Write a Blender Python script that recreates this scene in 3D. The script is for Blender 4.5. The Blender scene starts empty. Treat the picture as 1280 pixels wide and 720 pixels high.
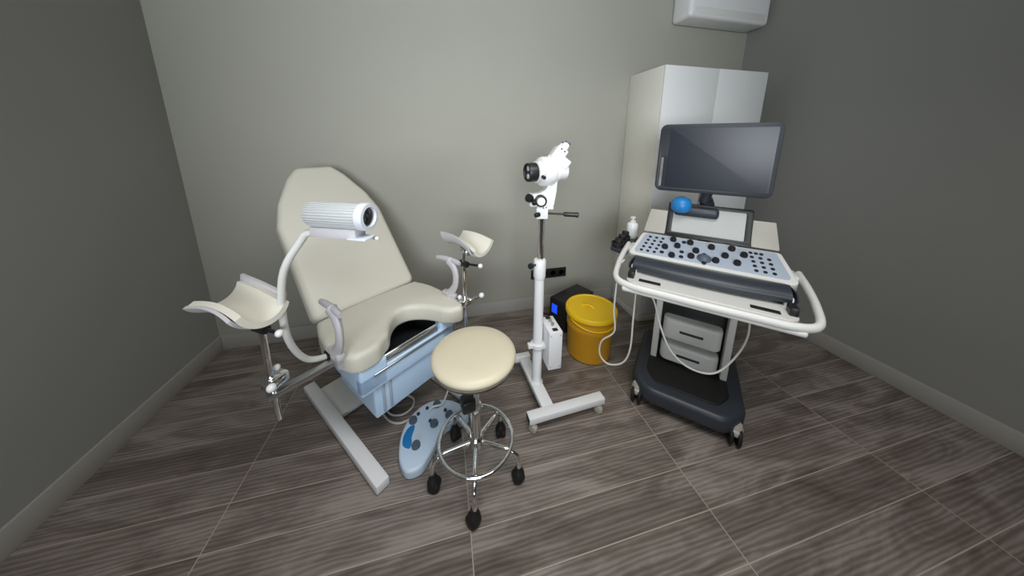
import bpy, bmesh, math, random
from mathutils import Vector, Matrix, Quaternion
random.seed(7)
PI = math.pi
S = bpy.context.scene
COL = S.collection

# ------------------------------------------------------------------ camera
cam_d = bpy.data.cameras.new('camera')
cam = bpy.data.objects.new('camera', cam_d); COL.objects.link(cam)
F_PX, PITCH, ROLL, YAW = 361.7, .214, -.006, .238
cp, sp = math.cos(PITCH), math.sin(PITCH)
w = Vector((math.sin(YAW)*cp, math.cos(YAW)*cp, -sp))
r = Vector((math.cos(YAW), -math.sin(YAW), 0)); d = w.cross(r)
r2 = r*math.cos(ROLL)+d*math.sin(ROLL); d2 = -r*math.sin(ROLL)+d*math.cos(ROLL)
M = Matrix((r2, -d2, -w)).transposed().to_4x4(); M.translation = (0, 0, 1.5)
cam.matrix_world = M
cam_d.sensor_fit = 'HORIZONTAL'; cam_d.sensor_width = 36
cam_d.lens = F_PX*36/1280; cam_d.shift_y = -105/1280; cam_d.clip_start = .02
S.camera = cam
# ------------------------------------------------------------------ light
S.view_settings.view_transform = 'Standard'; S.view_settings.look = 'None'
S.view_settings.gamma = 1; S.view_settings.use_curve_mapping = False
S.view_settings.exposure = 0.0
wd = bpy.data.worlds.new('sky'); S.world = wd; wd.use_nodes = True
wd.node_tree.nodes['Background'].inputs[0].default_value = (.80, .90, 1, 1)
wd.node_tree.nodes['Background'].inputs[1].default_value = 1.0
def area(name, loc, aim, sx, sy, power, color, spread):
    l = bpy.data.lights.new(name, 'AREA'); l.shape = 'RECTANGLE'; l.size = sx; l.size_y = sy
    l.energy = power; l.color = color; l.spread = math.radians(spread)
    o = bpy.data.objects.new(name, l); COL.objects.link(o); o.location = loc
    o.rotation_euler = (Vector(aim)-Vector(loc)).to_track_quat('-Z', 'Y').to_euler()
    return o
area('window_daylight', (-.55, -1.9, 1.75), (.50, 2.2, 2.3), 1.7, 1.5, 28, (.91, .965, 1), 76)
area('overhead_fill', (.4, .1, 2.75), (.4, .75, 0), 1.5, 1.0, 22, (1, .98, .96), 125)  # unseen fill light, added overhead to brighten upward faces and lower fronts

# ------------------------------------------------------------------ materials
def mat(name, color, rough=.5, metal=0, var=.04, scale=12, bump=0, bscale=200, spec=.5, coat=0):
    m = bpy.data.materials.new(name); m.use_nodes = True
    nt = m.node_tree; b = nt.nodes['Principled BSDF']
    b.inputs['Roughness'].default_value = rough; b.inputs['Metallic'].default_value = metal
    b.inputs['Specular IOR Level'].default_value = spec
    b.inputs['Coat Weight'].default_value = coat
    tc = nt.nodes.new('ShaderNodeTexCoord')
    n = nt.nodes.new('ShaderNodeTexNoise'); n.inputs['Scale'].default_value = scale; n.inputs['Detail'].default_value = 3
    nt.links.new(tc.outputs['Object'], n.inputs['Vector'])
    mix = nt.nodes.new('ShaderNodeMix'); mix.data_type = 'RGBA'
    lo = [max(0, c*(1-var)) for c in color]; hi = [min(1, c*(1+var)) for c in color]
    mix.inputs[6].default_value = (*lo, 1); mix.inputs[7].default_value = (*hi, 1)
    nt.links.new(n.outputs['Fac'], mix.inputs[0]); nt.links.new(mix.outputs[2], b.inputs['Base Color'])
    if bump:
        n2 = nt.nodes.new('ShaderNodeTexNoise'); n2.inputs['Scale'].default_value = bscale
        nt.links.new(tc.outputs['Object'], n2.inputs['Vector'])
        bp = nt.nodes.new('ShaderNodeBump'); bp.inputs['Strength'].default_value = bump; bp.inputs['Distance'].default_value = .002
        nt.links.new(n2.outputs['Fac'], bp.inputs['Height']); nt.links.new(bp.outputs['Normal'], b.inputs['Normal'])
    return m
def srgb(r, g, b):
    f = lambda c: ((c/255+.055)/1.055)**2.4 if c > 10 else c/255/12.92
    return (f(r), f(g), f(b))
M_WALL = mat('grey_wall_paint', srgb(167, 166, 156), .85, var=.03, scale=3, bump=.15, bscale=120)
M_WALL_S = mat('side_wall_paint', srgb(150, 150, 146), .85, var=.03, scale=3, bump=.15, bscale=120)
M_CEIL = mat('white_ceiling_paint', srgb(225, 225, 222), .9)
M_SKIRT = mat('skirting_paint', srgb(172, 169, 164), .5, var=.02)
M_CREAM = mat('cream_vinyl', srgb(217, 214, 201), .45, var=.02, scale=5, bump=.12, bscale=260)
M_STOOL = mat('beige_vinyl', srgb(218, 209, 184), .45, var=.02, scale=5, bump=.12, bscale=260)
M_BLUEW = mat('bluish_white_plastic', srgb(198, 226, 254), .35, var=.015)
M_WHITE = mat('white_enamel', srgb(236, 237, 239), .3, var=.015, coat=.2)
M_WPLAST = mat('white_plastic', srgb(226, 226, 222), .38, var=.02)
M_LILAC = mat('pale_grey_plastic', srgb(196, 194, 198), .4, var=.02)
M_CHROME = mat('polished_chrome', (.78, .78, .78), .09, 1, var=.02)
M_STEEL = mat('brushed_steel', (.55, .56, .57), .28, 1, var=.04)
M_BLACK = mat('black_plastic', srgb(30, 30, 32), .4, var=.08)
M_RUBBER = mat('black_rubber', srgb(24, 23, 23), .6, var=.08)
M_DARK = mat('dark_recess_plastic', srgb(40, 42, 46), .35, var=.06)
M_SLATE = mat('dark_slate_plastic', srgb(52, 57, 66), .42, var=.04)
M_MON = mat('monitor_casing', srgb(40, 45, 53), .5, var=.04)
M_LAMP = mat('lamp_grey_plastic', srgb(186, 189, 190), .45, var=.02)
M_LAMPW = mat('lamp_white_plastic', srgb(208, 214, 222), .4, var=.02)
M_GLASS = mat('dark_lens_glass', srgb(26, 30, 36), .06, var=.05, coat=.6)
M_PEDAL = mat('pale_blue_pedal_plastic', srgb(210, 230, 250), .35, var=.015)
M_GREY = mat('mid_grey_rubber', srgb(86, 98, 112), .5, var=.05)
M_BLUE = mat('blue_label_plastic', srgb(38, 130, 200), .4, var=.04)
M_YELLOW = mat('yellow_plastic', srgb(242, 198, 24), .42, var=.03, scale=4)
M_YBODY = mat('translucent_yellow_plastic', srgb(206, 150, 30), .38, var=.05, scale=4)
M_LAMI = mat('white_laminate', srgb(232, 230, 220), .45, var=.012)
M_CAB = mat('white_cabinet_door', srgb(236, 238, 238), .4, var=.012)
M_PANELB = mat('pale_blue_grey_panel', srgb(176, 186, 202), .4, var=.02)
M_PANELG = mat('warm_grey_panel', srgb(178, 174, 164), .35, var=.02)
M_SCREEN = mat('unlit_monitor_glass', srgb(34, 38, 50), .35, var=.04)
M_TOUCH = mat('touchscreen_reflection_grey', srgb(196, 198, 196), .25, var=.06)  # light grey base colour paints in the touchscreen's bright reflection
M_CORD = mat('pale_cord', srgb(206, 204, 198), .5)
M_PAD = mat('blue_glow_screen', srgb(20, 60, 230), .3)
def emit(m, color, s):
    b = m.node_tree.nodes['Principled BSDF']
    b.inputs['Emission Color'].default_value = (*color, 1); b.inputs['Emission Strength'].default_value = s
emit(M_PAD, srgb(30, 80, 255), .9)

def floor_mat():
    m = bpy.data.materials.new('wood_look_tiles'); m.use_nodes = True
    nt = m.node_tree; N = nt.nodes; Lk = nt.links; b = N['Principled BSDF']
    tc = N.new('ShaderNodeTexCoord')
    br = N.new('ShaderNodeTexBrick'); br.offset = 0; br.squash = 1
    br.inputs['Scale'].default_value = 1; br.inputs['Mortar Size'].default_value = .0022
    br.inputs['Mortar Smooth'].default_value = .2; br.inputs['Bias'].default_value = 0
    br.inputs['Brick Width'].default_value = .978; br.inputs['Row Height'].default_value = .1625
    br.inputs['Color1'].default_value = (0, 0, 0, 1); br.inputs['Color2'].default_value = (1, 1, 1, 1)
    mp = N.new('ShaderNodeMapping'); mp.inputs['Location'].default_value = (-.047+9.78, -.689+1.625, 0)
    Lk.new(tc.outputs['Object'], mp.inputs['Vector']); Lk.new(mp.outputs['Vector'], br.inputs['Vector'])
    # per tile offset of the grain
    wn = N.new('ShaderNodeTexWhiteNoise'); wn.noise_dimensions = '2D'
    dv = N.new('ShaderNodeVectorMath'); dv.operation = 'DIVIDE'; dv.inputs[1].default_value = (.978, .1625, 1)
    fl = N.new('ShaderNodeVectorMath'); fl.operation = 'FLOOR'
    Lk.new(mp.outputs['Vector'], dv.inputs[0]); Lk.new(dv.outputs[0], fl.inputs[0]); Lk.new(fl.outputs[0], wn.inputs['Vector'])
    sc = N.new('ShaderNodeVectorMath'); sc.operation = 'MULTIPLY'; sc.inputs[1].default_value = (7, 13, 5)
    Lk.new(wn.outputs['Color'], sc.inputs[0])
    ad = N.new('ShaderNodeVectorMath'); Lk.new(tc.outputs['Object'], ad.inputs[0]); Lk.new(sc.outputs[0], ad.inputs[1])
    def noise(scl, detail, s, dist=0):
        mm = N.new('ShaderNodeMapping'); mm.inputs['Scale'].default_value = scl
        Lk.new(ad.outputs[0], mm.inputs['Vector'])
        n = N.new('ShaderNodeTexNoise'); n.inputs['Scale'].default_value = s; n.inputs['Detail'].default_value = detail
        n.inputs['Distortion'].default_value = dist; n.inputs['Roughness'].default_value = .6
        Lk.new(mm.outputs[0], n.inputs['Vector']); return n
    big = noise((.9, 3.2, 1), 4, 2.3, 1.1); fine = noise((.9, 16, 1), 4, 3.2, .6)
    mw = N.new('ShaderNodeMapping'); mw.inputs['Scale'].default_value = (.8, 6, 1); Lk.new(ad.outputs[0], mw.inputs['Vector'])
    wv = N.new('ShaderNodeTexWave'); wv.wave_type = 'RINGS'; wv.inputs['Scale'].default_value = 3.2
    wv.inputs['Distortion'].default_value = 7; wv.inputs['Detail'].default_value = 3; wv.inputs['Detail Scale'].default_value = 1.1
    Lk.new(mw.outputs[0], wv.inputs['Vector'])
    def math_(op, a, bb):
        n = N.new('ShaderNodeMath'); n.operation = op
        for i, x in enumerate((a, bb)):
            if isinstance(x, (int, float)): n.inputs[i].default_value = x
            else: Lk.new(x, n.inputs[i])
        return n.outputs[0]
    v = math_('ADD', math_('MULTIPLY', big.outputs['Fac'], .78), math_('MULTIPLY', fine.outputs['Fac'], .22))
    v = math_('ADD', v, math_('MULTIPLY', wv.outputs['Fac'], .13))
    v = math_('ADD', v, math_('MULTIPLY', math_('SUBTRACT', wn.outputs['Value'], .5), .06))
    cr = N.new('ShaderNodeValToRGB'); e = cr.color_ramp.elements
    e[0].position = .33; e[0].color = (*srgb(80, 70, 63), 1); e[1].position = .74; e[1].color = (*srgb(152, 143, 136), 1)
    k = e.new(.54); k.color = (*srgb(114, 104, 97), 1)
    Lk.new(v, cr.inputs[0])
    mx = N.new('ShaderNodeMix'); mx.data_type = 'RGBA'; mx.inputs[7].default_value = (*srgb(172, 161, 150), 1)
    Lk.new(br.outputs['Fac'], mx.inputs[0]); Lk.new(cr.outputs[0], mx.inputs[6]); Lk.new(mx.outputs[2], b.inputs['Base Color'])
    b.inputs['Roughness'].default_value = .42; b.inputs['Specular IOR Level'].default_value = .4
    bp = N.new('ShaderNodeBump'); bp.inputs['Strength'].default_value = .25; bp.inputs['Distance'].default_value = .002
    inv = math_('SUBTRACT', math_('MULTIPLY', fine.outputs['Fac'], .3), br.outputs['Fac'])
    Lk.new(inv, bp.inputs['Height']); Lk.new(bp.outputs['Normal'], b.inputs['Normal'])
    return m
M_FLOOR = floor_mat()

# ------------------------------------------------------------------ mesh helpers
def V(*a): return Vector(a)
def basis(z):
    z = Vector(z).normalized(); x = Vector((0, 0, 1)).cross(z)
    if x.length < 1e-4: x = Vector((1, 0, 0))
    x.normalize(); return x, z.cross(x), z
class MB:
    def __init__(self): self.b = bmesh.new()
    def box(self, c, s, rot=0, bev=.004, seg=2, mtx=None):
        t = bmesh.new(); bmesh.ops.create_cube(t, size=1)
        bmesh.ops.scale(t, vec=s, verts=t.verts)
        if bev: bmesh.ops.bevel(t, geom=t.edges[:], offset=min(bev, min(s)*.49), segments=seg, profile=.5, affect='EDGES')
        m = Matrix.Translation(c) @ (mtx.to_4x4() if mtx else Matrix.Rotation(rot, 4, 'Z'))
        return self._add(t, m)
    def bx(self, x0, x1, y0, y1, z0, z1, bev=.004, seg=2):
        return self.box(((x0+x1)/2, (y0+y1)/2, (z0+z1)/2), (abs(x1-x0), abs(y1-y0), abs(z1-z0)), 0, bev, seg)
    def _add(self, t, m=None):
        if m: bmesh.ops.transform(t, matrix=m, verts=t.verts)
        me = bpy.data.meshes.new('tmp'); t.to_mesh(me); t.free(); self.b.from_mesh(me); bpy.data.meshes.remove(me); return self
    def lathe(self, prof, o=(0, 0, 0), axis=(0, 0, 1), n=32, sq=None):
        """prof: (radius, height) pairs along the axis from o"""
        x, y, z = basis(axis); o = Vector(o); rings = []; b = self.b
        for rr, h in prof:
            if rr < 1e-6: rings.append([b.verts.new(o+z*h)])
            else: rings.append([b.verts.new(o+z*h+(x*math.cos(2*PI*k/n)+y*math.sin(2*PI*k/n))*rr) for k in range(n)])
        for A, B in zip(rings, rings[1:]):
            for k in range(n):
                a, a2, c, c2 = A[k % len(A)], A[(k+1) % len(A)], B[k % len(B)], B[(k+1) % len(B)]
                f = [a, a2, c2, c]; q = []
                for v in f:
                    if v not in q: q.append(v)
                if len(q) > 2: b.faces.new(q)
        for R, fl in ((rings[0], True), (rings[-1], False)):
            if len(R) > 2: b.faces.new(R[::-1] if fl else R)
        return self
    def cyl(self, p0, p1, r0, r1=None, n=24, bev=0):
        p0, p1 = Vector(p0), Vector(p1); h = (p1-p0).length; r1 = r0 if r1 is None else r1
        e = min(bev, h*.4)
        pr = [(r0, 0), (r1, h)] if not e else [(r0-e, 0), (r0-e*.3, e*.3), (r0, e), (r1, h-e), (r1-e*.3, h-e*.3), (r1-e, h)]
        return self.lathe(pr, p0, p1-p0, n)
    def ball(self, c, rr, n=16):
        return self.lathe([(rr*math.sin(PI*k/10), -rr*math.cos(PI*k/10)) for k in range(11)], c, (0, 0, 1), n)
    def tube(self, pts, rad, n=10, closed=False, smooth=6, sx=1, sy=1, up=None):
        pts = [Vector(p) for p in pts]
        if smooth: pts = spline(pts, smooth, closed)
        b = self.b; rings = []; L = len(pts); prev = None
        for i, p in enumerate(pts):
            if closed: t = pts[(i+1) % L]-pts[i-1]
            else: t = pts[min(i+1, L-1)]-pts[max(i-1, 0)]
            t.normalize()
            if up is not None:
                x = Vector(up).cross(t).normalized()
            elif prev is None: x, _, _ = basis(t)
            else:
                x = prev-t*prev.dot(t)
                x = x.normalized() if x.length > 1e-6 else basis(t)[0]
            prev = x; y = t.cross(x)
            rr = rad(i/(L-1)) if callable(rad) else rad
            rings.append([b.verts.new(p+x*math.cos(2*PI*k/n)*rr*sx+y*math.sin(2*PI*k/n)*rr*sy) for k in range(n)])
        pr = list(zip(rings, rings[1:]))+([(rings[-1], rings[0])] if closed else [])
        for A, B in pr:
            for k in range(n): b.faces.new([A[k], A[(k+1) % n], B[(k+1) % n], B[k]])
        if not closed: b.faces.new(rings[0][::-1]); b.faces.new(rings[-1])
        return self
    def pillow(self, out, z0, z1, rt=.02, rb=.01, dome=0, mtx=None, seg=5):
        """a slab over a closed outline with rolled edges"""
        out = [Vector((p[0], p[1])) for p in out]
        A = sum(out[i].x*out[(i+1) % len(out)].y-out[(i+1) % len(out)].x*out[i].y for i in range(len(out)))
        if A < 0: out.reverse()
        L = len(out); nrm = []
        for i in range(L):
            e1 = (out[i]-out[i-1]).normalized(); e2 = (out[(i+1) % L]-out[i]).normalized()
            nn = Vector((e1.y+e2.y, -e1.x-e2.x)); nn = nn.normalized() if nn.length > 1e-6 else Vector((e1.y, -e1.x))
            nrm.append(nn)
        for _ in range(6): nrm = [(nrm[i-1]+nrm[i]*2+nrm[(i+1) % L]).normalized() for i in range(L)]
        b = self.b; rings = []
        def ring(off, z): rings.append([b.verts.new((mtx @ Vector((p.x-q.x*off, p.y-q.y*off, z))) if mtx else (p.x-q.x*off, p.y-q.y*off, z)) for p, q in zip(out, nrm)])
        for k in range(seg+1):
            a = PI/2*k/seg; ring(rb*(1-math.sin(a)), z0+rb*(1-math.cos(a)))
        for k in range(seg+1):
            a = PI/2*k/seg; ring(rt*(1-math.cos(a)), z1-rt*(1-math.sin(a)))
        if dome:
            c = sum(out, Vector((0, 0)))/L
            for t in (.75, .5, .25):
                z = z1+dome*(1-t*t)
                rings.append([])
                for p, q in zip(out, nrm):
                    pp = c+(p-q*rt-c)*t; co = Vector((pp.x, pp.y, z)); rings[-1].append(b.verts.new(mtx @ co if mtx else co))
        for A_, B_ in zip(rings, rings[1:]):
            for k in range(L): b.faces.new([A_[k], A_[(k+1) % L], B_[(k+1) % L], B_[k]])
        b.faces.new(rings[0][::-1]); b.faces.new(rings[-1]); return self
    def plate(self, outlines, z0, z1, bev=.002, mtx=None):
        """a flat plate with holes: first outline outside, others cut out"""
        cu = bpy.data.curves.new('tmp', 'CURVE'); cu.dimensions = '2D'; cu.fill_mode = 'BOTH'
        for o in outlines:
            s = cu.splines.new('POLY'); s.points.add(len(o)-1); s.use_cyclic_u = True
            for p, q in zip(s.points, o): p.co = (q[0], q[1], 0, 1)
        cu.extrude = (z1-z0)/2-bev; cu.bevel_depth = bev; cu.bevel_resolution = 1; cu.offset = -bev
        ob = bpy.data.objects.new('tmp', cu); COL.objects.link(ob)
        dg = bpy.context.evaluated_depsgraph_get(); me = bpy.data.meshes.new_from_object(ob.evaluated_get(dg))
        bpy.data.objects.remove(ob); bpy.data.curves.remove(cu)
        t = bmesh.new(); t.from_mesh(me); bpy.data.meshes.remove(me)
        bmesh.ops.remove_doubles(t, verts=t.verts, dist=1e-5)
        m = Matrix.Translation((0, 0, (z0+z1)/2)); return self._add(t, mtx @ m if mtx else m)
    def build(self, name, m, parent=None, angle=35, loc=None, rot=None):
        b = self.b; bmesh.ops.recalc_face_normals(b, faces=b.faces[:])
        me = bpy.data.meshes.new(name); b.to_mesh(me); b.free()
        me.materials.append(m)
        for p in me.polygons: p.use_smooth = True
        me.set_sharp_from_angle(angle=math.radians(angle))
        o = bpy.data.objects.new(name, me); COL.objects.link(o)
        if parent: o.parent = parent
        if loc: o.location = loc
        if rot: o.rotation_euler = rot
        return o
def spline(pts, k=6, closed=False):
    out = []; L = len(pts); rng = range(L if closed else L-1)
    for i in rng:
        if closed: p0, p1, p2, p3 = pts[i-1], pts[i], pts[(i+1) % L], pts[(i+2) % L]
        else: p0, p1, p2, p3 = pts[max(i-1, 0)], pts[i], pts[i+1], pts[min(i+2, L-1)]
        for j in range(k):
            t = j/k
            out.append(.5*((2*p1)+(p2-p0)*t+(2*p0-5*p1+4*p2-p3)*t*t+(3*p1-p0-3*p2+p3)*t**3))
    if not closed: out.append(pts[-1])
    return out
def fillet(poly, rad, n=6):
    """polygon with rounded corners; rad is one radius or one per corner"""
    out = []; L = len(poly); P = [Vector(p) for p in poly]
    for i in range(L):
        rr = rad[i] if isinstance(rad, (list, tuple)) else rad
        a, p, c = P[i-1], P[i], P[(i+1) % L]
        u, v = (a-p), (c-p); lu, lv = u.length, v.length; u.normalize(); v.normalize()
        ang = u.angle(v)
        if rr <= 0 or ang > PI-.02: out.append(p); continue
        t = min(rr/math.tan(ang/2), lu*.49, lv*.49); rr = t*math.tan(ang/2)
        cen = p+(u+v).normalized()*(rr/math.sin(ang/2))
        s = p+u*t-cen; e = p+v*t-cen
        a0 = math.atan2(s.y, s.x); da = math.atan2(s.x*e.y-s.y*e.x, s.dot(e))
        for k in range(n+1):
            q = a0+da*k/n; out.append(cen+Vector((math.cos(q), math.sin(q)))*rr)
    return out
def rrect(x0, x1, y0, y1, rr, n=6): return fillet([(x0, y0), (x1, y0), (x1, y1), (x0, y1)], rr, n)
def dense(poly, step):
    out = []
    for i, p in enumerate(poly):
        q = poly[(i+1) % len(poly)]; k = max(1, int((q-p).length/step))
        for j in range(k): out.append(p+(q-p)*(j/k))
    return out
def thing(name, label, cat, loc=(0, 0, 0), rz=0, group=None):
    o = bpy.data.objects.new(name, None); COL.objects.link(o); o.empty_display_size = .1
    o.location = loc; o.rotation_euler = (0, 0, rz); o['label'] = label; o['category'] = cat
    if group: o['group'] = group
    return o
def tag(o, label, cat, group=None):
    o['label'] = label; o['category'] = cat
    if group: o['group'] = group
    return o
def struct(name, mb, m, parent=None):
    o = mb.build(name, m, parent)
    if not parent: o['kind'] = 'structure'
    return o

# ------------------------------------------------------------------ the room
XL, XR, YB, YF, ZC = -1.62, 2.72, 2.29, -2.1, 2.85
struct('floor', MB().bx(XL-.1, XR+.1, YF-.1, YB+.1, -.06, 0, 0), M_FLOOR)
struct('ceiling', MB().bx(XL-.1, XR+.1, YF-.1, YB+.1, ZC, ZC+.06, 0), M_CEIL)
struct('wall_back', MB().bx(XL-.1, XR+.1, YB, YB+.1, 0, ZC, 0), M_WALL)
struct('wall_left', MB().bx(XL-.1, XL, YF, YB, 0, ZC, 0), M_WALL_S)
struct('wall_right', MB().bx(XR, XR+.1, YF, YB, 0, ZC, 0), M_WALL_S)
WX0, WX1, WZ0, WZ1 = -1.4, .3, .95, 2.5
f = MB(); f.bx(XL, WX0, YF-.1, YF, 0, ZC, 0); f.bx(WX1, XR, YF-.1, YF, 0, ZC, 0)
f.bx(WX0, WX1, YF-.1, YF, 0, WZ0, 0); f.bx(WX0, WX1, YF-.1, YF, WZ1, ZC, 0)
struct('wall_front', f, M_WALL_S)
wf = MB()
for x in (WX0+.03, (WX0+WX1)/2, WX1-.03): wf.bx(x-.03, x+.03, YF-.08, YF-.02, WZ0, WZ1)
for z in (WZ0+.03, WZ1-.03): wf.bx(WX0, WX1, YF-.08, YF-.02, z-.03, z+.03)
struct('window_1', wf, M_WHITE)
struct('baseboard_back', MB().bx(XL+.014, 1.55, YB-.014, YB, 0, .112, .003), M_SKIRT)
struct('baseboard_left', MB().bx(XL, XL+.014, YF, YB, 0, .112, .003), M_SKIRT)
struct('baseboard_right', MB().bx(XR-.014, XR, YF, 1.86, 0, .112, .003), M_SKIRT)

# ------------------------------------------------------------------ examination chair
CH = thing('examination_chair', 'cream padded gynaecological examination chair with reclined back, leg support and bluish white base', 'examination chair',
           (-.1445, 1.2957, 0), math.radians(-51))
cut = [(-.07, -.132), (-.09, -.10), (-.16, -.05), (-.205, .01), (-.20, .075), (-.145, .13), (-.085, .16), (-.04, .175)]
cutp = spline([Vector(p) for p in cut], 4)
outer = [Vector(p) for p in [(.02, .29), (-.015, .315), (-.06, .325), (-.16, .335), (-.30, .335), (-.40, .31), (-.44, .27), (-.455, 0), (-.44, -.27), (-.40, -.31), (-.30, -.335), (-.16, -.335), (-.10, -.322), (-.055, -.30), (-.036, -.26), (-.036, -.20)]]
outer = [Vector((p.x, p.y*.93)) for p in outer]
ring = spline([Vector((.005, .205)), Vector((.027, .245))]+outer+[Vector((-.048, -.158))], 4)
MB().pillow(cutp+ring, .53, .625, .026, .018).build('seat_cushion', M_CREAM, CH, 60)
# reclined backrest: laid out across (y) and along (t), then leaned back
BR = math.radians(50.6)
tb = (Matrix.Translation((-.445, 0, .60)) @ Matrix.Rotation(-BR, 4, 'Y').inverted().inverted())
along = Vector((-math.cos(BR), 0, math.sin(BR))); nrm = Vector((math.sin(BR), 0, math.cos(BR)))
mt = Matrix((( -along.x*-1, 0, nrm.x, -.43), (0, 1, 0, 0), (along.z, 0, nrm.z, .625), (0, 0, 0, 1)))
prof = fillet([(0, -.285), (.56, -.285), (.70, -.245), (.86, -.16), (.93, -.10), (.93, .10), (.86, .16), (.70, .245), (.56, .285), (0, .285)], [.04, .12, .12, .1, .05, .05, .1, .12, .12, .04], 6)
MB().pillow(dense(prof, .04), -.09, 0, .035, .02, mtx=mt).build('backrest', M_CREAM, CH, 60)
MB().pillow(rrect(.05, .86, -.12, .12, .05), -.12, -.088, .006, .006, mtx=mt).build('back_plate', M_WPLAST, CH)
# base shell and basin
b = MB(); b.bx(-.50, -.05, -.262, -.135, .40, .535, .012, 3); b.bx(-.50, -.05, .175, .262, .40, .535, .012, 3)
b.bx(-.50, -.30, -.262, .262, .40, .535, .012, 3)
b.bx(-.10, -.05, -.262, .262, .395, .49, .012, 3)
b.build('base_shell', M_BLUEW, CH)
b = MB(); b.bx(-.31, -.095, -.14, .18, .405, .425, .003); b.bx(-.312, -.30, -.14, .18, .41, .532, .002)
b.bx(-.30, -.10, -.137, -.131, .41, .532, .001); b.bx(-.30, -.10, .171, .177, .41, .532, .001)
b.build('basin', M_DARK, CH)
MB().cyl((-.07, -.14, .525), (-.07, .16, .525), .0075, bev=.002).build('basin_rail', M_CHROME, CH)
b = MB(); b.bx(-.095, -.06, -.137, .16, .488, .512, .003); b.build('drawer_edge', M_STEEL, CH)
MB().cyl((-.044, -.205, .482), (-.044, .215, .482), .006, bev=.002).build('drawer_handle', M_STEEL, CH)
b = MB(); b.bx(-.46, -.075, -.20, .20, .215, .41, .012, 3); b.build('lift_housing', M_BLUEW, CH)
b = MB()
for y in (-.165, -.13): b.bx(-.077, -.069, y, y+.012, .235, .385, .002)
b.build('housing_groove', M_PANELB, CH)
b = MB(); b.bx(-.42, -.27, -.09, .09, .03, .22, .01); b.build('lift_column', M_DARK, CH)
for y in (-.268, .268):
    MB().bx(-.78, .07, y-.03, y+.03, .006, .052, .006).build('foot_bar', M_WHITE, CH)
MB().bx(-.70, -.42, -.245, .245, .012, .04, .004).build('cross_bar', M_WPLAST, CH)
for y in (-.275, .275):
    MB().bx(-.38, -.02 if y > 0 else -.12, y-.012, y+.012, .545, .57, .003).build('side_rail', M_STEEL, CH)
def leg_support(sy, turn=0, out=0, back=0):
    """post, clamp, trough and lever on one side rail"""
    y = .318*sy+out; R = Matrix.Translation((-.012+back, y, 0)) @ Matrix.Rotation(turn, 4, 'Z')
    def T(x, yy, z): return R @ Vector((x, yy*sy, z))
    post = MB().cyl(T(0, 0, .44), T(0, 0, .935), .011, bev=.003).build('leg_support', M_CHROME, CH)
    b = MB(); b.box(T(.0, -.012, .61), (.05, .075, .04), turn, .006); b.cyl(T(.0, .0, .585), T(.0, .0, .635), .02, bev=.004)
    b.cyl(T(.02, .02, .615), T(.075, .045, .652), .008); b.build('clamp', M_CHROME, post)
    MB().ball(T(.082, .049, .656), .015).build('clamp_knob', M_WHITE, post)
    b = MB(); b.cyl(T(-.03, 0, .84), T(.03, 0, .84), .017, bev=.004); b.cyl(T(.0, 0, .84), T(.105, .012, .852), .0065); b.build('lever', M_BLACK, post)
    MB().ball(T(.112, .013, .853), .013).build('lever_knob', M_WHITE, post)
    MB().ball(T(-.01, -.03, .648), .012).build('lock_knob', M_WHITE, post)
    # trough: a half pipe along the leg, the pad inside a plastic shell
    def trough(r0, r1, x0, x1, a0, a1):
        b = MB(); bm = b.b; n, m = 18, 10; G = []
        for rr in (r0, r1):
            g = []
            for i in range(m+1):
                s = i/m; x = x0+(x1-x0)*s
                fl = 1+.10*(2*s-1)**2
                row = []
                for j in range(n+1):
                    a = a0+(a1-a0)*j/n; lift = .035*s*(j/n)
                    edge = .012*math.sin(PI*s)
                    row.append(bm.verts.new(T(x, .045-rr*fl*math.cos(a), 0.988-.20*x-rr*fl*math.sin(a)+edge+lift)))
                g.append(row)
            G.append(g)
        A, B = G
        for i in range(m):
            for j in range(n):
                bm.faces.new([A[i][j], A[i][j+1], A[i+1][j+1], A[i+1][j]]); bm.faces.new([B[i][j], B[i+1][j], B[i+1][j+1], B[i][j+1]])
        for i in range(m):
            for j in (0, n): bm.faces.new([A[i][j], A[i+1][j], B[i+1][j], B[i][j]])
        for j in range(n):
            for i in (0, m): bm.faces.new([A[i][j], A[i][j+1], B[i][j+1], B[i][j]])
        return b
    trough(.086, .076, -.128, .085, math.radians(2), math.radians(150)).build('trough_shell', M_LILAC, post, 50)
    trough(.0755, .058, -.112, .112, math.radians(14), math.radians(156)).build('trough_pad', M_CREAM, post, 60)
    b = MB(); b.cyl(T(0, 0.02, .885), T(0, .03, .925), .022, bev=.003); b.cyl(T(-.02, 0, .93), T(.02, 0, .93), .015, bev=.003); b.build('swivel_joint', M_STEEL, post)
    return post
leg_support(1)
leg_support(-1, .35, -.20, -.16)
MB().bx(-.19, -.154, -.54, -.26, .548, .568, .003).build('outrigger', M_STEEL, CH)
for sy in (1, -1):
    y = .29*sy if sy > 0 else -.315
    b = MB()
    b.tube([(-.205, y, .838), (-.14, y, .848), (-.06, y, .852), (-.015, y, .848)], lambda t: .016-.004*abs(2*t-1)**2, 12, sx=.8, sy=1)
    b.tube([(-.10, y, .845), (-.065, y, .815), (-.05, y, .765), (-.058, y, .71), (-.085, y, .665), (-.105, y, .64)], lambda t: .020+.011*abs(2*t-1)**2, 12, sx=.7, sy=1)
    b.box((-.11, y, .636), (.10, .034, .03), 0, .008)
    b.box((-.11, y*.97, .60), (.035, .03, .07), 0, .004)
    b.build('hand_grip', M_LILAC, CH)

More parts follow.
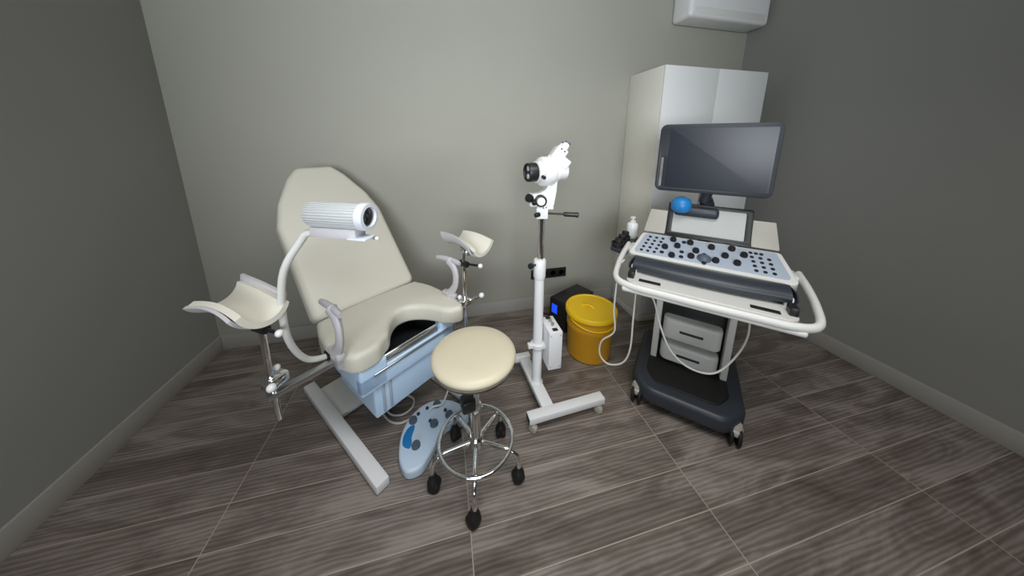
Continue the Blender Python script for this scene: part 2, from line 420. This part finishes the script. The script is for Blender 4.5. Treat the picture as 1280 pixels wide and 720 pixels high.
# ------------------------------------------------------------------ lamp clamped to the chair's near rail
LH = thing('examination_lamp', 'white ribbed cylindrical lamp head with dark lens in front of cream backrest', 'lamp', (-.1445, 1.2957, 0), math.radians(-51))
ax = Vector((.89, .456, 0)).normalized(); c0 = Vector((.257, -.295, 1.276))
b = MB(); L0 = c0-ax*.21
for k in range(1):
    b.lathe([(0, 0), (.031, 0), (.036, .006), (.037, .18), (.035, .185)], L0, ax, 40)
for k in range(28):
    a = 2*PI*k/28; x_, y_, z_ = basis(ax); n_ = x_*math.cos(a)+y_*math.sin(a)
    b.cyl(L0+n_*.037+ax*.01, L0+n_*.037+ax*.178, .0022, n=6)
b.build('ribbed_body', M_LAMP, LH, 50)
MB().lathe([(.038, 0), (.0425, .003), (.0425, .020), (.0405, .026), (.030, .027), (.027, .010), (.0, .009)], c0-ax*.03, ax, 40).build('end_ring', M_LAMPW, LH, 40)
MB().lathe([(.0, 0), (.0265, 0), (.0265, .006), (.023, .011), (0, .013)], c0-ax*.0205, ax, 32).build('lens', M_GLASS, LH, 40)
b = MB(); sd = Vector((-ax.y, ax.x, 0)); mt2 = Matrix((ax, sd, Vector((0, 0, 1)))).transposed()
b.box(c0-ax*.12+V(0, 0, -.052), (.16, .05, .034), 0, .006, 2, mt2); b.build('underside_housing', M_LILAC, LH)
b = MB(); b.box(c0-ax*.030+V(0, 0, -.062)-sd*.012, (.062, .05, .007), 0, .003, 2, mt2); b.build('bracket_plate', M_LAMPW, LH)
b = MB(); b.cyl(c0-ax*.004+V(0, 0, -.064), c0+ax*.010+V(0, 0, -.066), .004); b.build('lever', M_STEEL, LH)
MB().ball(c0+ax*.013+V(0, 0, -.066), .006).build('lever_knob', M_WHITE, LH)
e0 = c0-ax*.20+V(0, 0, -.062)
MB().tube([e0+ax*.03, e0-ax*.02, e0-ax*.06+V(0, 0, -.03), V(-.05, -.46, 1.05), V(-.13, -.46, .80), V(-.20, -.40, .62), V(-.22, -.316, .565)], .012, 12).build('arm', M_WPLAST, LH, 60)
MB().box((-.22, -.305, .558), (.05, .034, .05), 0, .005).build('rail_clamp', M_BLACK, LH)

# ------------------------------------------------------------------ rolling stool
ST = thing('rolling_stool', 'round beige padded rolling stool with chrome foot ring on five black casters', 'stool', (.097, 1.063, 0))
Rs = .177
MB().lathe([(0, 0), (Rs-.015, 0), (Rs-.003, .007), (Rs, .016), (Rs-.002, .024), (Rs-.009, .032), (Rs-.022, .038), (Rs-.07, .043), (0, .045)], (0, 0, .606), n=64).build('seat_cushion', M_STOOL, ST, 60)
b = MB(); b.lathe([(0, 0), (Rs-.03, 0), (Rs-.010, .003), (Rs-.003, .008), (Rs-.005, .013), (Rs-.03, .018), (0, .018)], (0, 0, .588), n=64); b.build('seat_rim', M_CHROME, ST)
b = MB(); b.bx(-.06, .06, -.06, .06, .570, .5885, .004); b.lathe([(.030, 0), (.034, .006), (.034, .05), (.028, .06)], (0, 0, .51)); b.build('seat_plate', M_BLACK, ST)
b = MB(); b.box((-.032, -.006, .388), (.060, .06, .060), .2, .012, 3); b.build('lift_housing', M_BLACK, ST)
b = MB(); b.cyl((.02, -.01, .563), (.105, -.035, .560), .005); b.box((.115, -.0378, .5595), (.04, .016, .01), -.3, .003); b.build('height_lever', M_CHROME, ST)
b = MB(); b.lathe([(.022, 0), (.022, .16), (.026, .165), (.026, .19), (.018, .195), (.018, .33)], (0, 0, .185)); b.build('column', M_CHROME, ST)
b = MB(); b.lathe([(.020, 0), (.034, .008), (.034, .05), (.026, .06)], (0, 0, .145)); b.build('hub', M_CHROME, ST)
MB().tube([(.163*math.cos(2*PI*k/48), .163*math.sin(2*PI*k/48), .187) for k in range(48)], .0095, 12, True, 0).build('foot_ring', M_CHROME, ST, 60)
CA = [math.radians(a) for a in (-99, -27, 45, 117, 189)]
for a in CA:
    cx, sx_ = math.cos(a), math.sin(a)
    P = lambda q, z: V(cx*q, sx_*q, z)
    leg = MB().tube([P(.025, .172), P(.10, .170), P(.155, .166), P(.186, .148), P(.197, .118), P(.199, .085)], .0105, 12).build('leg', M_CHROME, ST, 60)
    tx, ty = -sx_, cx; sw = a+.9*math.sin(a*3)
    b = MB(); q = P(.2, 0); fx = V(math.cos(sw), math.sin(sw), 0); fy = V(-fx.y, fx.x, 0)
    b.lathe([(0, .088), (.012, .087), (.014, .070), (.020, .062), (.026, .048), (.0275, .034), (.026, .018), (.022, .008), (.014, .003), (0, .003)], q+fx*-.004, n=20)
    cc = q-fx*.008+V(0, 0, .0265)
    for s in (-1, 1): b.lathe([(0, 0), (.022, 0), (.0265, .004), (.0265, .016), (.021, .021), (0, .021)], cc+fy*(.003*s), fy*s, 24)
    b.build('caster', M_RUBBER, ST, 50)

# ------------------------------------------------------------------ colposcope on its wheeled stand
CO = thing('colposcope', 'white colposcope microscope with black lens on wheeled H shaped stand', 'colposcope', (.50, 1.405, 0))
def W(x, y, z): return V(x-.50, y-1.405, z)
b = MB(); b.box(W(.608, 1.205, .074), (.452, .055, .038), .06, .005); fb = b.build('front_bar', M_WHITE, CO)
MB().box(W(.3825, 1.1915, .074), (.003, .047, .030), .06, .001).build('bar_end_cap', M_BLACK, fb)
b = MB(); b.box(W(.492, 1.413, .074), (.068, .39, .034), .07, .005); b.build('centre_bar', M_WHITE, CO)
b = MB(); b.box(W(.375, 1.622, .074), (.30, .045, .038), .04, .005); b.build('rear_bar', M_WHITE, CO)
for x, y in ((.408, 1.183), (.802, 1.206), (.255, 1.618), (.50, 1.625)):
    b = MB(); q = W(x, y, 0)
    b.cyl(q+V(0, 0, .040), q+V(0, 0, .057), .017, bev=.003); b.cyl(q+V(-.010, -.016, .023), q+V(.010, .004, .023), .023, bev=.005); b.build('caster', M_PANELG, CO)
b = MB(); b.lathe([(.038, 0), (.030, .012), (.0275, .02), (.0275, .665)], W(.50, 1.405, .088)); b.build('column', M_WHITE, CO)
b = MB(); b.lathe([(.0275, 0), (.034, .02), (.034, .112), (.030, .118), (.018, .119)], W(.50, 1.405, .752)); b.build('column_sleeve', M_WHITE, CO)
b = MB(); b.cyl(W(.47, 1.39, .845), W(.445, 1.375, .848), .006); b.cyl(W(.447, 1.377, .848), W(.43, 1.366, .85), .016, bev=.004); b.build('sleeve_knob', M_BLACK, CO)
MB().cyl(W(.503, 1.405, .86), W(.503, 1.405, 1.12), .0165).build('inner_pole', M_CHROME, CO)
b = MB(); b.lathe([(.028, 0), (.040, .004), (.040, .024), (.028, .028)], W(.50, 1.405, .325)); b.box(W(.535, 1.400, .339), (.05, .06, .026), 0, .004); b.box(W(.462, 1.402, .339), (.045, .03, .026), 0, .004); b.build('box_bracket', M_WHITE, CO)
# control box with sockets on its sloping top
BXM = Matrix.Translation(W(.573, 1.387, 0))
b = MB(); b.box(BXM @ V(0, 0, .352), (.080, .156, .240), 0, .006); cb = b.build('control_box', M_WHITE, CO)
def BL(x, y, z): return BXM @ V(x, y, z)
for y in (-.055, .058): MB().box(BL(.002, y, .4735), (.030, .024, .006), 0, .003).build('socket', M_BLACK, cb)
for y in (-.014, .022): MB().cyl(BL(.002, y, .471), BL(.002, y, .490), .0105, .008, bev=.003).build('dial', M_STEEL, cb)
for x in (-.028, .028):
    for z in (.255, .45): MB().lathe([(0, 0), (.0035, 0), (.003, .002), (0, .002)], BL(x, -.0778, z), (0, -1, 0), 10).build('screw', M_STEEL, cb)
MB().cyl(BL(.039, -.02, .34), BL(.058, -.02, .34), .012, bev=.003).build('plug', M_CREAM, cb)
# head
b = MB(); b.box(W(.500, 1.40, 1.135), (.062, .055, .062), -.2, .006); b.box(W(.518, 1.405, 1.163), (.085, .06, .018), -.2, .004); b.build('tilt_clamp', M_WHITE, CO)
for x in (.500, .515): MB().lathe([(0, 0), (.004, 0), (.0035, .003), (0, .003)], W(x, 1.3735+.0, 1.165), (-.2, -1, 0), 10).build('screw', M_BLACK, CO)
MB().cyl(W(.478, 1.37, 1.132), W(.452, 1.362, 1.130), .012, bev=.003).build('clamp_knob', M_BLACK, CO)
gh = MB().cyl(W(.53, 1.40, 1.128), W(.63, 1.375, 1.124), .0055).build('tilt_handle', M_BLACK, CO)
MB().lathe([(.008, 0), (.0125, .008), (.0125, .06), (.015, .075), (.010, .08)], W(.615, 1.379, 1.124), (1, -.25, -.05), 16).build('grip', M_BLACK, gh)
# curved yoke arm carrying the optics
arm = [(.432, 1.170), (.432, 1.238), (.455, 1.236), (.485, 1.24), (.512, 1.256), (.528, 1.285), (.538, 1.32), (.575, 1.32), (.572, 1.25), (.560, 1.17)]
YR = Matrix.Translation(W(.50, 1.405, 0)) @ Matrix.Rotation(-.1, 4, 'Z') @ Matrix(((1, 0, 0, 0), (0, 0, -1, 0), (0, 1, 0, 0), (0, 0, 0, 1)))
MB().pillow(dense(fillet([(x-.50, z) for x, z in arm], [.01, .015, .02, .03, .03, .03, .01, .01, .03, .01], 4), .02), -.03, .03, .006, .006, mtx=YR).build('yoke_arm', M_WHITE, CO)
kn = MB().cyl(W(.482, 1.378, 1.206), W(.475, 1.338, 1.206), .030, bev=.005).build('focus_knob', M_BLACK, CO)
MB().cyl(W(.4755, 1.341, 1.206), W(.4735, 1.333, 1.206), .0205, bev=.003).build('knob_face', M_WHITE, kn)
b = MB(); b.cyl(W(.435, 1.385, 1.213), W(.415, 1.375, 1.222), .022, bev=.004); b.cyl(W(.45, 1.375, 1.205), W(.44, 1.345, 1.195), .012, bev=.003); b.build('fine_knob', M_BLACK, CO)
oa = Vector((-.985, -.15, -.02)).normalized(); oc = W(.545, 1.405, 1.35)
b = MB(); b.lathe([(0, -.085), (.040, -.085), (.050, -.078), (.052, -.03), (.060, -.026), (.060, -.012), (.056, -.010), (.070, -.004), (.076, .012), (.076, .05), (.071, .062), (.060, .066), (.045, .070)], oc, oa, 40)
b.build('optical_body', M_WHITE, CO, 40)
b = MB(); b.lathe([(.046, .066), (.055, .068), (.056, .086), (.048, .088), (.046, .09)], oc, oa, 40); b.build('lens_collar', M_WPLAST, CO, 40)
ob = MB().lathe([(.043, .085), (.0475, .088), (.0475, .132), (.045, .136), (.040, .137), (.038, .128), (.0, .126)], oc, oa, 40).build('objective', M_BLACK, CO, 40)
for s in (-1, 1): MB().lathe([(0, 0), (.013, 0), (.013, .004), (0, .006)], oc+oa*.126+V(0, 0, .020*s), oa, 20).build('lens', M_TOUCH, ob)
MB().cyl(oc+oa*.066+V(.0, -.052, -.018), oc+oa*.066+V(.002, -.075, -.022), .009, bev=.002).build('magnification_knob', M_BLACK, CO)
# binocular head: tilted prism housing with two eyepieces
hx = Vector((.77, -.10, -.60)).normalized(); hz = Vector((.62, .05, .78)); hz = (hz-hx*hz.dot(hx)).normalized(); hy = hz.cross(hx)
HM = Matrix((hx, hy, hz)).transposed()
hc = W(.590, 1.405, 1.418)
b = MB(); b.box(hc-hx*.018+hz*.004, (.062, .088, .080), 0, .008, 3, HM); b.box(hc+hx*.02-hz*.012, (.075, .082, .052), 0, .008, 3, HM)
b.cyl(hc-hz*.06-hx*.018, hc-hz*.02-hx*.018, .036, bev=.004); bh = b.build('binocular_head', M_WHITE, CO)
for s in (-1, 1):
    e0 = hc+hz*.040+hy*.024*s-hx*.016
    b = MB(); b.lathe([(.019, 0), (.020, .01), (.018, .028), (.0165, .032)], e0, hz, 24); ep = b.build('eyepiece', M_WHITE, CO)
    MB().lathe([(.0165, 0), (.0175, .004), (.0165, .010), (.011, .011), (.009, .006), (0, .006)], e0+hz*.031, hz, 24).build('eye_cup', M_GREY, ep)
for s in (-1, 1): MB().lathe([(0, 0), (.0045, 0), (.004, .003), (0, .003)], hc+hz*.03-hx*.018+hx*.010*s-hy*.0435, -hy, 10).build('screw', M_BLACK, CO)

# ------------------------------------------------------------------ kidney shaped foot control
FP = thing('foot_control', 'pale blue kidney shaped foot control with grey buttons and blue patch on floor', 'foot pedal', (-.1, 1.28, 0))
kid = [(-.222, 1.098), (-.252, 1.15), (-.262, 1.21), (-.260, 1.28), (-.240, 1.345), (-.20, 1.40), (-.145, 1.435), (-.08, 1.445), (-.01, 1.425), (.045, 1.385), (.075, 1.33), (.080, 1.30), (.050, 1.283), (-.005, 1.283), (-.062, 1.25), (-.092, 1.185), (-.122, 1.135), (-.150, 1.100), (-.188, 1.088)]
ks = spline([Vector((x+.1, y-1.28)) for x, y in kid], 5, True)
MB().pillow(ks, .004, .052, .014, .006).build('pedal_housing', M_PEDAL, FP, 60)
bl = spline([Vector((x+.1, y-1.28)) for x, y in [(-.213, 1.192), (-.244, 1.215), (-.246, 1.26), (-.228, 1.30), (-.200, 1.312), (-.196, 1.29), (-.205, 1.25), (-.203, 1.215)]], 5, True)
MB().pillow(bl, .050, .0535, .001, .001).build('blue_patch', M_BLUE, FP)
def btn(x, y, rr, m, h=.013):
    MB().lathe([(0, 0), (rr, 0), (rr, h*.6), (rr*.85, h), (0, h)], (x+.1, y-1.28, .051), n=20).build('button', m, FP)
for x, y in ((-.206, 1.335), (-.085, 1.405), (-.098, 1.292), (-.181, 1.198), (-.02, 1.325)): btn(x, y, .021, M_GREY, .018)
for x, y in ((-.137, 1.395), (-.182, 1.370), (-.118, 1.315), (-.04, 1.36)): btn(x, y, .009, M_SLATE, .008)
b = MB(); b.tube([(-.125+.1, 1.375-1.28, .058), (-.105+.1, 1.385-1.28, .066), (-.06+.1, 1.39-1.28, .066), (-.04+.1, 1.42-1.28, .07), (-.02+.1, 1.475-1.28, .075)], .005, 8); b.build('carry_handle', M_WPLAST, FP)
def FL(x, y, z): return V(x+.1, y-1.28, z)
MB().tube([FL(-.215, 1.385, .03), FL(-.24, 1.387, .010), FL(-.284, 1.381, .007), FL(-.335, 1.405, .007), FL(-.39, 1.475, .007), FL(-.44, 1.545, .007), FL(-.425, 1.60, .007), FL(-.385, 1.54, .007), FL(-.345, 1.455, .007), FL(-.278, 1.430, .007), FL(-.228, 1.462, .007), FL(-.220, 1.515, .007), FL(-.25, 1.55, .007), FL(-.31, 1.58, .007)], .0055, 8).build('cord', M_CORD, FP, 60)

# ------------------------------------------------------------------ yellow bin
BN = thing('waste_bucket', 'yellow plastic medical waste bucket with flat lid on floor by the cabinet', 'bucket', (.985, 1.662, 0))
b = MB(); b.lathe([(0, .004), (.142, .004), (.150, .012), (.160, .22), (.166, .235), (.166, .262), (.163, .268), (.168, .335), (.160, .335), (.140, .02), (0, .02)], n=64); b.build('bucket_body', M_YBODY, BN, 40)
b = MB(); b.lathe([(.170, .0), (.178, .002), (.179, .026), (.174, .034), (.163, .034), (.158, .028), (0, .028)], (0, 0, .325), n=64)
lid = b.build('lid', M_YELLOW, BN, 40)
b = MB(); b.tube([(-.045, .05, .350), (-.03, .036, .358), (-.012, .02, .362), (.006, .002, .360), (.02, -.012, .350)], .012, 10, sx=1.2, sy=.6); b.build('lid_grip', M_YELLOW, lid, 60)
b = MB()
hp = [(.170*math.cos(a), .170*math.sin(a), .312-.04*math.sin((a-math.radians(-170))/math.radians(160)*PI)) for a in [math.radians(-170+160*k/14) for k in range(15)]]
b.tube(hp, .005, 8, smooth=3); b.build('bail_handle', M_YELLOW, BN, 60)

# ------------------------------------------------------------------ black box with blue display
ub = math.radians(26)
UP = thing('backup_power_unit', 'black box shaped electrical unit with glowing blue display on floor behind yellow bucket', 'electrical unit', (.869, 1.959, 0), ub)
b = MB(); b.bx(0, .34, -.09, .09, .008, .25, .006); b.build('case', M_BLACK, UP)
b = MB(); b.bx(-.012, .002, -.088, .088, .012, .246, .006); b.build('front_panel', M_RUBBER, UP)
b = MB(); b.bx(-.015, -.010, .006, .062, .128, .205, .002); b.build('display', M_PAD, UP)
for x in (.05, .30):
    for y in (-.07, .07): MB().cyl((x, y, 0), (x, y, .01), .012).build('foot', M_RUBBER, UP)

# ------------------------------------------------------------------ wall socket with plug and cord
SK = thing('wall_socket', 'black four gang power socket on grey wall behind the white column', 'socket', (.90, 2.29, .332))
b = MB(); b.box((0, -.006, 0), (.335, .012, .088), 0, .004); b.build('socket_plate', M_BLACK, SK)
for k in range(4):
    x = -.12+.08*k
    MB().lathe([(.030, 0), (.030, .003), (.026, .003), (.024, .0), (0, .0)], (x, -.0125, 0), (0, -1, 0), 24).build('outlet', M_RUBBER, SK)
PC = thing('black_power_plug', 'black power plug with cord hanging down from left end of wall socket', 'plug', (.778, 2.2745, .332))
b = MB(); b.cyl((0, 0, 0), (0, -.035, 0), .020, .017, bev=.004); b.build('plug_body', M_RUBBER, PC)
b = MB(); b.tube([(0, -.03, 0), (-.004, -.05, -.02), (-.012, -.045, -.09), (-.012, -.03, -.2), (-.006, -.03, -.29), (.02, -.06, -.322), (.08, -.12, -.326), (.20, -.13, -.326)], .005, 8); b.build('cord', M_RUBBER, PC, 60)

# ------------------------------------------------------------------ white wardrobe cabinet
CB = thing('tall_cabinet', 'tall white storage cabinet standing against grey wall in the right corner', 'cabinet', (1.565, 1.88, 0))
b = MB(); b.bx(0, .018, .02, .405, .06, 2.035, .002); b.bx(.922, .94, .02, .405, .06, 2.035, .002); b.bx(.018, .922, .02, .405, 2.015, 2.035, .002)
b.bx(.018, .922, .02, .405, .06, .08, .002); b.bx(.018, .922, .39, .405, .06, 2.03, .001); b.bx(.461, .479, .03, .39, .06, 2.03, .001); b.build('carcass', M_LAMI, CB)
b = MB(); b.bx(.0, .94, .004, .40, 0, .06, .002); b.build('plinth', M_LAMI, CB)
for x0, x1, hx_ in ((.001, .4685, .43), (.4715, .939, .51)):
    dr = MB().bx(x0, x1, 0, .018, .065, 2.033, .002).build('door', M_CAB, CB)
    b = MB(); b.tube([(hx_, 0, 1.12), (hx_, -.03, 1.12), (hx_, -.03, 1.0), (hx_, -.03, .96), (hx_, 0, .96)], .006, 8, smooth=0); b.build('handle', M_STEEL, dr)

# ------------------------------------------------------------------ ultrasound machine
US = thing('ultrasound_machine', 'white and grey ultrasound machine with dark monitor and button console on casters', 'ultrasound machine', (1.39, 1.216, 0), math.atan2(-.714, .70))
base = fillet([(-.275, -.17), (-.20, -.285), (.20, -.285), (.275, -.17), (.27, .30), (.18, .36), (-.18, .36), (-.27, .30)], [.10, .10, .10, .10, .06, .08, .08, .06], 6)
MB().pillow(dense(base, .05), .062, .155, .03, .02).build('base', M_SLATE, US, 60)
MB().pillow(dense(fillet([(-.205, -.12), (-.15, -.215), (.15, -.215), (.205, -.12), (.20, .05), (-.20, .05)], [.07]*4+[.02]*2, 5), .05), .14, .162, .006, .002).build('foot_mat', M_RUBBER, US, 60)
for x, y in ((-.232, -.222), (.232, -.222), (-.22, .29), (.22, .29)):
    b = MB(); b.lathe([(0, 0), (.03, 0), (.034, .02), (.025, .04), (0, .04)], (x, y, .07)); b.box((x, y-.005, .075), (.05, .075, .04), 0, .015, 3)
    cs = b.build('caster', M_PANELG, US, 50)
    b = MB()
    for s in (-1, 1): b.cyl((x+.008*s, y-.01, .05), (x+.026*s, y-.01, .05), .05, bev=.008)
    b.build('wheel', M_RUBBER, cs, 50)
# tower
b = MB(); b.bx(-.20, -.165, 0, .33, .145, .66, .008); b.bx(.165, .20, 0, .33, .145, .66, .008); b.bx(-.165, .165, .30, .33, .145, .66, .004)
b.bx(-.166, .166, .005, .32, .555, .66, .006); b.build('tower', M_WPLAST, US)
b = MB(); b.bx(-.163, .163, .06, .30, .15, .556, .003); b.build('tower_recess', M_BLACK, US)
for z0, z1 in ((.17, .285), (.32, .455)):
    dr = MB().pillow(dense(fillet([(-.15, -.01), (.15, -.01), (.15, .2), (-.15, .2)], [.04, .04, .01, .01], 5), .05), z0, z1, .02, .015).build('drawer', M_WPLAST, US, 60)
    b = MB(); b.bx(-.06, .06, -.0125, -.008, (z0+z1)/2-.008, (z0+z1)/2+.008, .002); b.build('grip', M_SLATE, dr)
b = MB()
for k in range(3): b.bx(-.10+.0*k, .02-.03*k, .0, .006, .64-.014*k, .646-.014*k, .001)
b.build('vent', M_BLACK, US)
MB().lathe([(0, 0), (.012, 0), (.010, .004), (0, .004)], (-.02, .006, .59), (0, -1, 0), 16).build('power_button', M_PANELB, US)
b = MB(); b.bx(-.11, .11, .06, .30, .655, .80, .02, 3); b.build('lift_neck', M_WPLAST, US)
# tray and wraparound handle
tray = fillet([(-.335, -.375), (.335, -.375), (.335, .12), (.25, .22), (-.25, .22), (-.335, .12)], [.05, .05, .03, .03, .03, .03], 5)
MB().pillow(dense(tray, .05), .775, .805, .008, .008).build('tray', M_WPLAST, US, 60)
for x in (-.225, .225): MB().bx(x-.05, x+.05, -.345, -.318, .804, .809, .002).build('tray_slot', M_BLACK, US)
MB().tube([(-.395, .02, .868), (-.398, -.12, .855), (-.395, -.27, .832), (-.375, -.385, .814), (-.30, -.425, .806), (-.15, -.428, .804), (0, -.43, .803), (.15, -.428, .804), (.30, -.425, .806), (.375, -.385, .814), (.395, -.27, .832), (.398, -.12, .855), (.395, .02, .868)], .0165, 12, smooth=5, sx=.9, sy=1.15).build('handle', M_WPLAST, US, 60)
b = MB()
b.bx(-.34, .34, -.435, -.37, .772, .80, .012, 3); b.build('handle_apron', M_WPLAST, US)
for sx_ in (-1, 1):
    b = MB(); b.bx(.335*sx_, .385*sx_, -.06, .05, .80, .88, .015, 3); b.build('console_bracket', M_WPLAST, US)
    b = MB(); b.bx(.30*sx_, .33*sx_, -.25, -.22, .80, .845, .004); b.build('rest_post', M_WPLAST, US)
    MB().bx(.300*sx_, .330*sx_, -.335, -.275, .803, .842, .006).build('latch', M_BLACK, US)
# sloping console
sl = math.atan2(.085, .20)
KM = Matrix.Translation((0, -.13, .872)) @ Matrix.Rotation(sl, 4, 'X')
con = fillet([(-.375, -.01), (.375, -.01), (.325, .205), (-.325, .205)], [.03, .03, .02, .02], 5)
MB().pillow(dense(con, .04), -.055, 0, .008, .02, mtx=KM).build('console', M_WPLAST, US, 60)
con2 = fillet([(-.345, .012), (.345, .012), (.305, .192), (-.305, .192)], [.02, .02, .015, .015], 5)
kp = MB().pillow(dense(con2, .04), -.002, .003, .001, .001, mtx=KM).build('key_panel', M_PANELB, US, 60)
pos = []
for i in range(5):
    for j in range(3): pos.append((-.305+.012*i*.6+.034*j, .035+.032*i, .0085, .005))
for x, y in ((-.15, .03), (-.19, .09), (-.13, .115), (-.155, .165), (-.06, .05), (-.04, .10), (-.07, .16), (.05, .05), (.09, .10), (.03, .15), (.14, .06), (.17, .13), (.12, .165)): pos.append((x, y, .0165, .02))
for i in range(5):
    for j in range(3): pos.append((.215-.004*i+.034*j-.012*(i > 3)*j, .035+.032*i, .0085, .005))
for x, y in ((-.105, .075), (-.105, .035), (-.10, .16), (-.20, .045), (.0, .02), (.0, .085)): pos.append((x, y, .011, .006))
kax = KM.to_3x3() @ V(0, 0, 1)
for x, y, rr, h in pos:
    MB().lathe([(0, 0), (rr, 0), (rr, h*.7), (rr*.8, h), (0, h)], KM @ V(x, y, .002), kax, 16).build('button', M_BLACK, kp)
MB().lathe([(.034, 0), (.034, .004), (.028, .005), (.024, .012), (.014, .019), (0, .021)], KM @ V(0, .055, .002), kax, 24).build('trackball', M_GREY, kp)
MB().tube([(-.318, -.195, .842), (-.305, -.195, .842), (-.15, -.212, .842), (0, -.217, .842), (.15, -.212, .842), (.305, -.195, .842), (.318, -.195, .842)], lambda t: .040*(1-.35*(abs(2*t-1) > .985)), 16, smooth=5, sx=1.6, sy=.92, up=(0, 0, 1)).build('palm_rest', M_SLATE, US, 60)
# touch panel with warm grey wings behind the keys
tl = math.radians(70)
TM = Matrix.Translation((0, .085, .952)) @ Matrix.Rotation(tl, 4, 'X')
MB().pillow(fillet([(-.325, 0), (-.207, 0), (-.196, .145), (-.300, .145)], .006, 3), -.018, 0, .003, .003, mtx=TM).build('side_panel', M_PANELG, US)
MB().pillow(fillet([(.325, 0), (.207, 0), (.196, .145), (.300, .145)], .006, 3), -.018, 0, .003, .003, mtx=TM).build('side_panel', M_PANELG, US)
tp = MB().plate([rrect(-.205, .205, -.004, .20, .012), rrect(-.175, .175, .022, .178, .006)], -.02, .006, .002, TM).build('touch_panel_bezel', M_BLACK, US)
MB().box(TM @ V(0, .10, -.008), (.352, .158, .014), 0, .001, 1, TM.to_3x3()).build('touch_screen', M_TOUCH, tp)
# monitor on its arm
b = MB(); b.tube([(0, .20, .80), (0, .22, .98), (0, .20, 1.10), (-.02, .17, 1.17)], .035, 14); b.bx(-.17, .05, .10, .20, 1.07, 1.13, .02, 3); b.build('monitor_arm', M_SLATE, US, 50)
MB().lathe([(0, 0), (.040, 0), (.052, .012), (.055, .04), (.046, .07), (.02, .085), (0, .087)], (-.140, .11, 1.10), (0, -.1, 1), 24).build('arm_joint_cover', M_BLUE, US, 60)
MB().tube([(-.03, .16, 1.16), (-.01, .14, 1.28), (-.01, .10, 1.36)], .028, 14).build('monitor_neck', M_SLATE, US, 60)
MM = Matrix.Translation((-.02, .06, 1.41)) @ Matrix.Rotation(math.radians(88), 4, 'X')
fr = rrect(-.268, .268, -.188, .188, .035)
mo = MB().plate([fr, fillet([(-.252, -.165), (-.236, -.165), (-.236, .005), (-.252, .005)], .0075, 5)], -.035, 0, .004, MM).build('monitor', M_MON, US)
MB().pillow(rrect(-.215, .25, -.165, .168, .008), -.001, .002, .001, .0005, mtx=MM).build('screen', M_SCREEN, mo)
# probe rack on the left with holders, probes and cords
rk = MB().pillow(fillet([(-.49, -.06), (-.385, -.11), (-.37, .25), (-.46, .25), (-.495, .12)], [.03, .02, .02, .03, .03], 5), .835, .858, .006, .004).build('probe_rack', M_SLATE, US, 60)
for x, y in ((-.452, -.03), (-.447, .045), (-.442, .118)):
    MB().lathe([(.030, 0), (.036, .0), (.038, .030), (.034, .032), (.028, .004)], (x, y, .856), n=24).build('probe_cup', M_BLACK, rk)
for x, y, h in ((-.452, -.03, .028), (-.447, .045, .034), (-.442, .118, .040)):
    pb = MB().lathe([(0, 0), (.016, 0), (.019, .015), (.017, h*.7), (.023, h), (.022, h+.02), (0, h+.024)], (x, y, .858), (.1, .1, 1), 18).build('probe', M_RUBBER, US)
def UL(x, y, z):
    q = V(x-1.39, y-1.216, z); e = V(.70, -.714, 0).normalized(); bb = V(-e.y, e.x, 0); return V(q.dot(e), q.dot(bb), z)
CORD1, CORD2 = [], []
MB().tube([UL(*p) for p in ((.985, 1.345, .845), (.915, 1.30, .82), (.87, 1.235, .76), (.86, 1.222, .62), (.865, 1.21, .50), (.82, 1.25, .42), (.815, 1.25, .335), (.85, 1.215, .295), (.905, 1.17, .33), (.932, 1.156, .42), (.935, 1.16, .60), (.937, 1.165, .775))], .0048, 8).build('probe_cord', M_CORD, US, 60)
MB().tube([UL(*p) for p in ((.98, 1.13, .77), (1.0, 1.10, .72), (1.02, 1.06, .60), (1.06, 1.02, .49), (1.13, .97, .425), (1.22, .92, .42), (1.30, .90, .50), (1.36, .90, .62), (1.40, .95, .77))], .0048, 8).build('power_cord', M_CORD, US, 60)

# ------------------------------------------------------------------ gel bottle
gw = V(1.39, 1.216, 0)+V(.70, -.714, 0)*-.410+V(.714, .70, 0)*.20
GB = thing('gel_bottle', 'white pump bottle of gel standing on the dark probe rack', 'bottle', (gw.x, gw.y, .858))
MB().lathe([(0, 0), (.032, 0), (.036, .006), (.036, .092), (.033, .101), (.021, .109), (.016, .111)], n=32).build('bottle', M_WHITE, GB, 50)
b = MB(); b.lathe([(.0363, .02), (.0366, .02), (.0366, .07), (.0363, .07)], n=32); b.build('label_band', M_WPLAST, GB)
b = MB(); b.lathe([(.020, .107), (.020, .122), (.009, .126), (.008, .136), (.016, .138), (.016, .149), (0, .151)], n=24); b.tube([(0, 0, .144), (-.02, -.01, .145), (-.030, -.015, .140)], .006, 8); b.build('pump', M_WPLAST, GB, 50)

# ------------------------------------------------------------------ air conditioner
AC = thing('air_conditioner', 'white wall mounted air conditioner high on the wall above the tall cabinet', 'air conditioner', (1.905, 2.29, 2.45))
b = MB(); b.box((.39, -.1, .145), (.78, .2, .29), 0, .03, 4); b.build('housing', M_WHITE, AC)
b = MB(); b.box((.39, -.196, .05), (.70, .012, .05), 0, .004); b.build('vane', M_WPLAST, AC)
